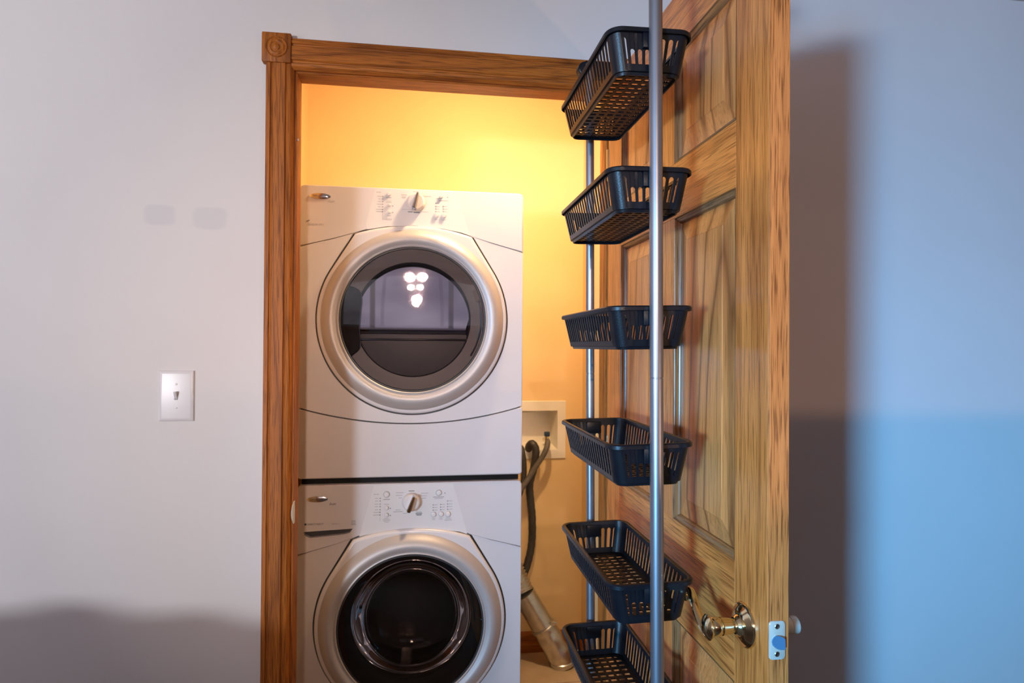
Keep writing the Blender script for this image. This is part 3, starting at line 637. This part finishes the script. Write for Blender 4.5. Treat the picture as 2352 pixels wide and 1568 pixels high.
# ------------------------------------------------------------------ closet plumbing
ob = empty('washer_outlet_box', (0, CY, 0)); tag(ob, 'cream recessed laundry outlet box set into the closet back wall', 'outlet box')
bx0, bx1, bz0, bz1 = .332, .635, .847, 1.102
bm = nb(); ya, yb_ = -.006, 0
O4 = [(bx0, bz0), (bx1, bz0), (bx1, bz1), (bx0, bz1)]; I4 = [(HB[0], HB[2]), (HB[1], HB[2]), (HB[1], HB[3]), (HB[0], HB[3])]
for P1, P2, y1, y2 in ((O4, [(x+(.002 if x < .5 else -.002), z+(.002 if z < 1 else -.002)) for x, z in O4], 0, ya), ([(x+(.002 if x < .5 else -.002), z+(.002 if z < 1 else -.002)) for x, z in O4], I4, ya, ya)):
    A = [bm.verts.new((x, y1, z)) for x, z in P1]; B = [bm.verts.new((x, y2, z)) for x, z in P2]
    for i in range(4): bm.faces.new((A[i], A[(i+1) % 4], B[(i+1) % 4], B[i]))
obj('frame', bm, boxm, ob, False)
bm = nb(); A = [bm.verts.new((x, ya, z)) for x, z in I4]; B = [bm.verts.new((x+(.003 if x < .5 else -.014), .085, z+(.018 if z < 1 else -.004))) for x, z in I4]
for i in range(4): bm.faces.new((A[i], A[(i+1) % 4], B[(i+1) % 4], B[i]))
bm.faces.new(B); obj('recess', bm, boxm, ob, False)
v = empty('water_valve', (.548, -.012, .925), ob)
bm = nb(); cyl(bm, (0, .06, 0), (0, 0, 0), .009, 16); cyl(bm, (0, 0, -.022), (0, 0, .022), .0105, 18); obj('valve_body', bm, brass, v)
bm = nb(); box(bm, -.012, .012, -.009, .009, .022, .042, .003); obj('valve_handle', bm, bluem, v)
hs = obj('supply_hose', tube(nb(), catmull([(.548, .985, .912), (.545, .955, .930), (.538, .93, .915), (.520, .925, .875), (.486, .925, .825), (.445, .925, .762), (.40, .925, .70), (.352, .935, .66), (.30, .96, .62)], 8), .0115, 14), hosem)
tag(hs, 'brown grey water hose running from the outlet box valve down behind the washer', 'hose')
hs = obj('drain_hose', tube(nb(), catmull([(.470, 1.03, .865), (.468, .985, .905), (.478, .955, .920), (.492, .950, .890), (.484, .950, .820), (.468, .962, .745), (.474, .972, .67), (.482, .976, .60), (.482, .978, .50), (.470, .979, .42), (.44, .980, .34), (.37, .980, .28)], 8), lambda t: .0165+.0006*math.sin(t*380), 16), hosed)
tag(hs, 'thick dark drain hose hooked into the outlet box and hanging down', 'hose')
hs = obj('supply_hose', tube(nb(), catmull([(.425, .985, .905), (.430, .955, .900), (.437, .945, .860), (.440, .945, .80), (.432, .945, .74), (.41, .95, .68), (.36, .96, .62)], 8), .0115, 14), hosed)
tag(hs, 'thin black water hose just showing at the right edge of the dryer', 'hose')
# foil duct: corrugated upper length, smooth sleeve, elbow
dc = empty('exhaust_duct', (.56, .88, 0)); tag(dc, 'crinkled silver foil dryer duct slanting down to the closet floor', 'duct')
a = Vector((-.205, .085, .462)); b_ = Vector((-.130, 0, .305)); c_ = Vector((-.045, -.005, .165))
P = [a+(b_-a)*(i/70) for i in range(71)]
obj('flexible_pipe', tube(nb(), P, lambda t: .047+.0035*math.sin(t*14*2*PI), 28), ductm, dc)
obj('straight_pipe', tube(nb(), [b_+(c_-b_)*(i/10) for i in range(11)], .049, 28), ductm, dc)
dirn = (c_-b_).normalized()
E_ = catmull([c_-dirn*.01, c_+dirn*.03, Vector((.0, -.008, .085)), Vector((.030, -.010, .030)), Vector((.036, -.010, .004))], 10)
obj('elbow', tube(nb(), E_, lambda t: .0515+.0012*math.sin(t*22), 28), ductm, dc)
for pos, dr_ in ((c_, dirn), (Vector((.034, -.010, .018)), Vector((.1, 0, -1)).normalized())):
    bm = nb(); lathe(bm, [(.051, -.007), (.0545, -.004), (.0545, .004), (.051, .007)], pos, dr_, 32); obj('clamp_band', bm, ductm, dc)
bm = nb(); box(bm, -.012, .012, -.010, .010, -.006, .006, .002); o = obj('clamp_screw', bm, ductm, dc); o.location = c_+Vector((.035, -.035, .028))

# lamp above the opening, inside the closet (out of view)
LPOS = Vector((.31, .085, 2.27))
lh = empty('closet_lamp', (LPOS.x, WT+.012, LPOS.z)); tag(lh, 'bare warm bulb in a holder above the closet opening, inside', 'lamp')
obj('lamp_holder', lathe(nb(), [(.045, 0), (.045, .012), (.025, .02), (.02, .035)], (0, 0, 0), (0, 1, 0), 28), boxm, lh)
l = bpy.data.lights.new('closet_bulb', 'AREA'); l.shape = 'DISK'; l.size = .09; l.energy = 37; l.color = (1.0, .69, .38)
lo = bpy.data.objects.new('closet_bulb', l); COL.objects.link(lo); lo.location = LPOS; lo.rotation_euler = (Vector((.22, .80, 1.30))-LPOS).to_track_quat('-Z', 'Y').to_euler()

# ------------------------------------------------------------------ over-the-door basket rack
rk = empty('over_door_basket_rack', (.389, -.53, .25)); rk.rotation_euler = (0, -.0072, 0)
tag(rk, 'tall over the door rack of black plastic baskets on two aluminium poles', 'storage rack')
RO = Vector((.389, -.53, .25))
def basket_meshes():
    T_ = .064; HX0, HY0, HX1, HY1 = .0585, .1705, .0700, .1815     # half sizes at floor and rim
    rc = .020
    def half(t): f = t/T_; return HX0+(HX1-HX0)*f, HY0+(HY1-HY0)*f
    bm = nb()
    cache = {}
    def V(p):
        k = (round(p[0], 5), round(p[1], 5), round(p[2], 5))
        if k not in cache: cache[k] = bm.verts.new(p)
        return cache[k]
    def quad(*ps):
        vs = [V(p) for p in ps]
        if len(set(vs)) < 3: return
        vs2 = []
        for v_ in vs:
            if v_ not in vs2: vs2.append(v_)
        try: bm.faces.new(vs2)
        except ValueError: pass
    def wall(side, slots, edge, hole):
        """side: 0 near(-y) 1 right(+x) 2 far(+y) 3 left(-x); slots: list (centre s, half width, t0, t1)"""
        def mp(s, t):
            hx, hy = half(t)
            if side in (0, 2):
                k = (hx-rc)/(HX1-rc); return (s*k, -hy if side == 0 else hy, t)
            k = (hy-rc)/(HY1-rc); return (hx if side == 1 else -hx, s*k, t)
        W_ = (HX1 if side in (0, 2) else HY1)-rc
        lev = sorted(set([0, T_]+[t for sl in slots for t in (sl[2], sl[3]-sl[1], )]))
        xs = -W_
        def bar(s0, s1):
            for t0, t1 in zip(lev, lev[1:]): quad(mp(s0, t0), mp(s1, t0), mp(s1, t1), mp(s0, t1))
        for c, hw, t0, t1 in slots:
            bar(xs, c-hw)
            quad(mp(c-hw, 0), mp(c+hw, 0), mp(c+hw, t0), mp(c-hw, t0))
            arc = [(c-hw*math.cos(a), t1-hw+hw*math.sin(a)) for a in [PI*i/6 for i in range(7)]]
            for (sa, ta), (sb, tb) in zip(arc, arc[1:]): quad(mp(sa, ta), mp(sb, tb), mp(sb, T_), mp(sa, T_))
            xs = c+hw
        bar(xs, W_)
    pit = .0146; sl = []
    for i in range(8):
        tall = i in (0, 5, 6, 7); sl.append((-.0505+i*pit-.0005, .0044, .011, .052 if tall else .0345))
    wall(0, sl, 0, 0)
    sl2 = [(-.0505+i*pit-.0005, .0044, .011, .052 if i in (0, 5, 6, 7) else .0345) for i in range(8)]
    wall(2, sl2, 0, 0)
    ns = 20; p2 = .0160
    for sd in (1, 3): wall(sd, [(-(ns-1)/2*p2+i*p2, .0050, .009, .058) for i in range(ns)], 0, 0)
    # corners
    for sx, sy, a0 in ((1, 1, 0), (-1, 1, PI/2), (-1, -1, PI), (1, -1, 1.5*PI)):
        K = 6
        for i in range(K):
            def cp(j, t):
                hx, hy = half(t); a = a0+PI/2*j/K; return (sx*(hx-rc)+rc*math.cos(a), sy*(hy-rc)+rc*math.sin(a), t)
            quad(cp(i, 0), cp(i+1, 0), cp(i+1, T_), cp(i, T_))
    # perforated floor: 6 columns by 21 rows
    nx, ny = 6, 18; FX, FY = HX0-.007, HY0-.007; wx, wy = 2*FX/nx, 2*FY/ny
    for i in range(nx):
        for j in range(ny):
            x0, y0 = -FX+i*wx, -FY+j*wy; a, c, d, e = x0+wx*.16, x0+wx*.84, y0+wy*.22, y0+wy*.74
            o4 = [(x0, y0), (x0+wx, y0), (x0+wx, y0+wy), (x0, y0+wy)]; i4 = [(a, d), (c, d), (c, e), (a, e)]
            for k in range(4):
                p, q, r_, s_ = o4[k], o4[(k+1) % 4], i4[(k+1) % 4], i4[k]
                quad((p[0], p[1], 0), (q[0], q[1], 0), (r_[0], r_[1], 0), (s_[0], s_[1], 0))
    o4 = rrect(HX0, HY0, rc, 6); i4 = []
    for x, y in o4:
        i4.append((max(-FX, min(FX, x)), max(-FY, min(FY, y))))
    for k in range(len(o4)):
        p, q, r_, s_ = o4[k], o4[(k+1) % len(o4)], i4[(k+1) % len(o4)], i4[k]
        quad((p[0], p[1], 0), (q[0], q[1], 0), (r_[0], r_[1], 0), (s_[0], s_[1], 0))
    # moulded foot ring under the floor
    A = [bm.verts.new((x, y, 0)) for x, y in rrect(HX0-.0035, HY0-.0035, rc-.003, 6)]; B = [bm.verts.new((x, y, -.0055)) for x, y in rrect(HX0-.0055, HY0-.0055, rc-.005, 6)]
    for k in range(len(A)): bm.faces.new((A[k], A[(k+1) % len(A)], B[(k+1) % len(A)], B[k]))
    me = bpy.data.meshes.new('basket_tray'); bmesh.ops.recalc_face_normals(bm, faces=bm.faces); bm.to_mesh(me); bm.free()
    o = bpy.data.objects.new('t', me); COL.objects.link(o); m = o.modifiers.new('s', 'SOLIDIFY'); m.thickness = .0019; m.offset = 0
    bpy.context.view_layer.update(); me2 = bpy.data.meshes.new_from_object(o.evaluated_get(bpy.context.evaluated_depsgraph_get())); bpy.data.objects.remove(o); smooth(me2, 40)
    me2.materials.append(blackp); me2.name = 'basket_tray'
    # rim
    bm = nb(); PRr = [(-.0015, -.004), (.0, .0022), (.0030, .0034), (.0065, .0030), (.0085, .0008), (.0085, -.0048), (.0070, -.0055), (.0060, -.0010), (.0015, -.0015)]
    rings = [[bm.verts.new((x, y, T_+dz)) for x, y in rrect(HX1-.002+d, HY1-.002+d, rc+d, 8)] for d, dz in PRr]
    n = len(rings[0])
    for A, B in zip(rings, rings[1:]+rings[:1]):
        for k in range(n): bm.faces.new((A[k], A[(k+1) % n], B[(k+1) % n], B[k]))
    bmesh.ops.recalc_face_normals(bm, faces=bm.faces); me3 = bpy.data.meshes.new('basket_rim'); bm.to_mesh(me3); bm.free(); smooth(me3, 40); me3.materials.append(blackp)
    # clip that holds the pole: flat block with two cheeks, on the basket side of the pole
    clips = []
    for sgn in (-1, 1):
        bm = nb(); Y = sgn*(HY1-.0065); box(bm, -.0165, .0165, min(Y, Y+sgn*.0105), max(Y, Y+sgn*.0105), .034, .0600, .0015)
        bmesh.ops.recalc_face_normals(bm, faces=bm.faces); m_ = bpy.data.meshes.new('pole_clip'); bm.to_mesh(m_); bm.free(); smooth(m_, 35); m_.materials.append(blackp); clips.append(m_)
    return me2, me3, clips
bt, br, bc = basket_meshes()
RIMS = [1.874, 1.6425, 1.4115, 1.182, .9515, .7265]
WH = ['topmost basket, seen from below', 'second basket from the top', 'third basket, level with the eye', 'fourth basket from the top', 'fifth basket, beside the door lever', 'sixth basket, cut by the lower frame edge']
first = None
for z, lab in zip(RIMS, WH):
    b = bpy.data.objects.new('basket', bt); COL.objects.link(b); b.parent = rk; b.location = (0, 0, z-.0675-RO.z); b['label'] = lab
    b.rotation_euler = (0, math.radians(-.7), 0)
    for nm, me in (('rim', br), ('pole_clip', bc[0]), ('pole_clip', bc[1])):
        c = bpy.data.objects.new(nm, me); COL.objects.link(c); c.parent = b
def pole(y, r, joints, z1, lab):
    p = obj('pole', lathe(nb(), [(r, 0)]+[q for j in joints for q in ((r, j-.0012), (r*.93, j-.0008), (r*.93, j+.0008), (r, j+.0012))]+[(r, z1)], (0, y-RO.y, 0), (0, 0, 1), 40), alu, rk); tag(p, lab)
    return p
pn = pole(-.7265, .0111, [1.2915-.25], 2.14-.25, 'nearer aluminium pole')
pf = pole(-.3210, .0094, [1.281-.25], 1.99-.25, 'farther aluminium pole')
for z in (1.267, 1.300):
    bm = nb(); disc(bm, 0, 0, 0, .0028, .0008, 14); o = obj('rivet', bm, printd, pf); o.location = (.002, -.3210-RO.y-.0090, z-.25)
for y, z in ((-.300, 1.988), (-.7265, 2.14)):
    br_ = empty('hanging_bracket', (0, y-RO.y, z-RO.z), rk)
    bm = prism(nb(), rrect(.046, .0175, .017, 8, .022, -.004), -.012, .010, .004, 3); obj('bracket_body', bm, blackp, br_)
    xo = DX-RO.x+.014
    bm = nb(); zt = DZ1-z+.004; box(bm, .060, xo+.026, -.010, .008, zt-.0, zt+.002) ; box(bm, .060, .062, -.010, .008, -.01, zt+.002); box(bm, xo+.0245, xo+.0265, -.010, .008, zt-.04, zt+.002)
    obj('door_hook', bm, alu, br_)

# ------------------------------------------------------------------ furniture behind and beside the camera (only its shadow shows)
sf = empty('sofa', (-1.35, -.95, 0)); tag(sf, 'high backed lumpy sofa left of the camera, outside the frame', 'sofa')
top = catmull([(-1.2, 0, 0.814), (-0.6, 0, 0.814), (-0.2, 0, 0.809), (0.0, 0, 0.791), (0.08, 0, 0.804), (0.16, 0, 0.800), (0.24, 0, 0.769), (0.36, 0, 0.776), (0.46, 0, 0.744), (0.58, 0, 0.738), (0.7, 0, 0.736)], 6)
bm = nb(); rows = []
for p in top:
    rows.append([bm.verts.new((p.x, y, z)) for y, z in ((-.10, .12), (-.10, p.z-.06), (-.08, p.z-.015), (-.04, p.z), (.06, p.z), (.10, p.z-.015), (.12, p.z-.06), (.12, .12))])
for A, B in zip(rows, rows[1:]):
    for i in range(8): bm.faces.new((A[i], A[(i+1) % 8], B[(i+1) % 8], B[i]))
bm.faces.new(rows[0]); bm.faces.new(rows[-1]); obj('backrest', bm, sofam, sf)
obj('seat', box(nb(), -1.2, .70, -.75, -.10, .12, .44, .05, 3), sofam, sf)
for x in (-1.1, .6):
    for y in (-.68, .04): obj('leg', cyl(nb(), (x, y, 0), (x, y, .13), .022, 12), M['trim_z'], sf)
sb = empty('sideboard', (.2, RY0, 0)); tag(sb, 'dark tall sideboard against the wall behind the camera', 'sideboard')
obj('body', box(nb(), -2.1, 2.4, .002, .45, .02, 1.44, .01), M['sticking_y'], sb)
obj('top', box(nb(), -2.13, 2.43, .002, .48, 1.44, 1.47, .006), M['trim_x'], sb)
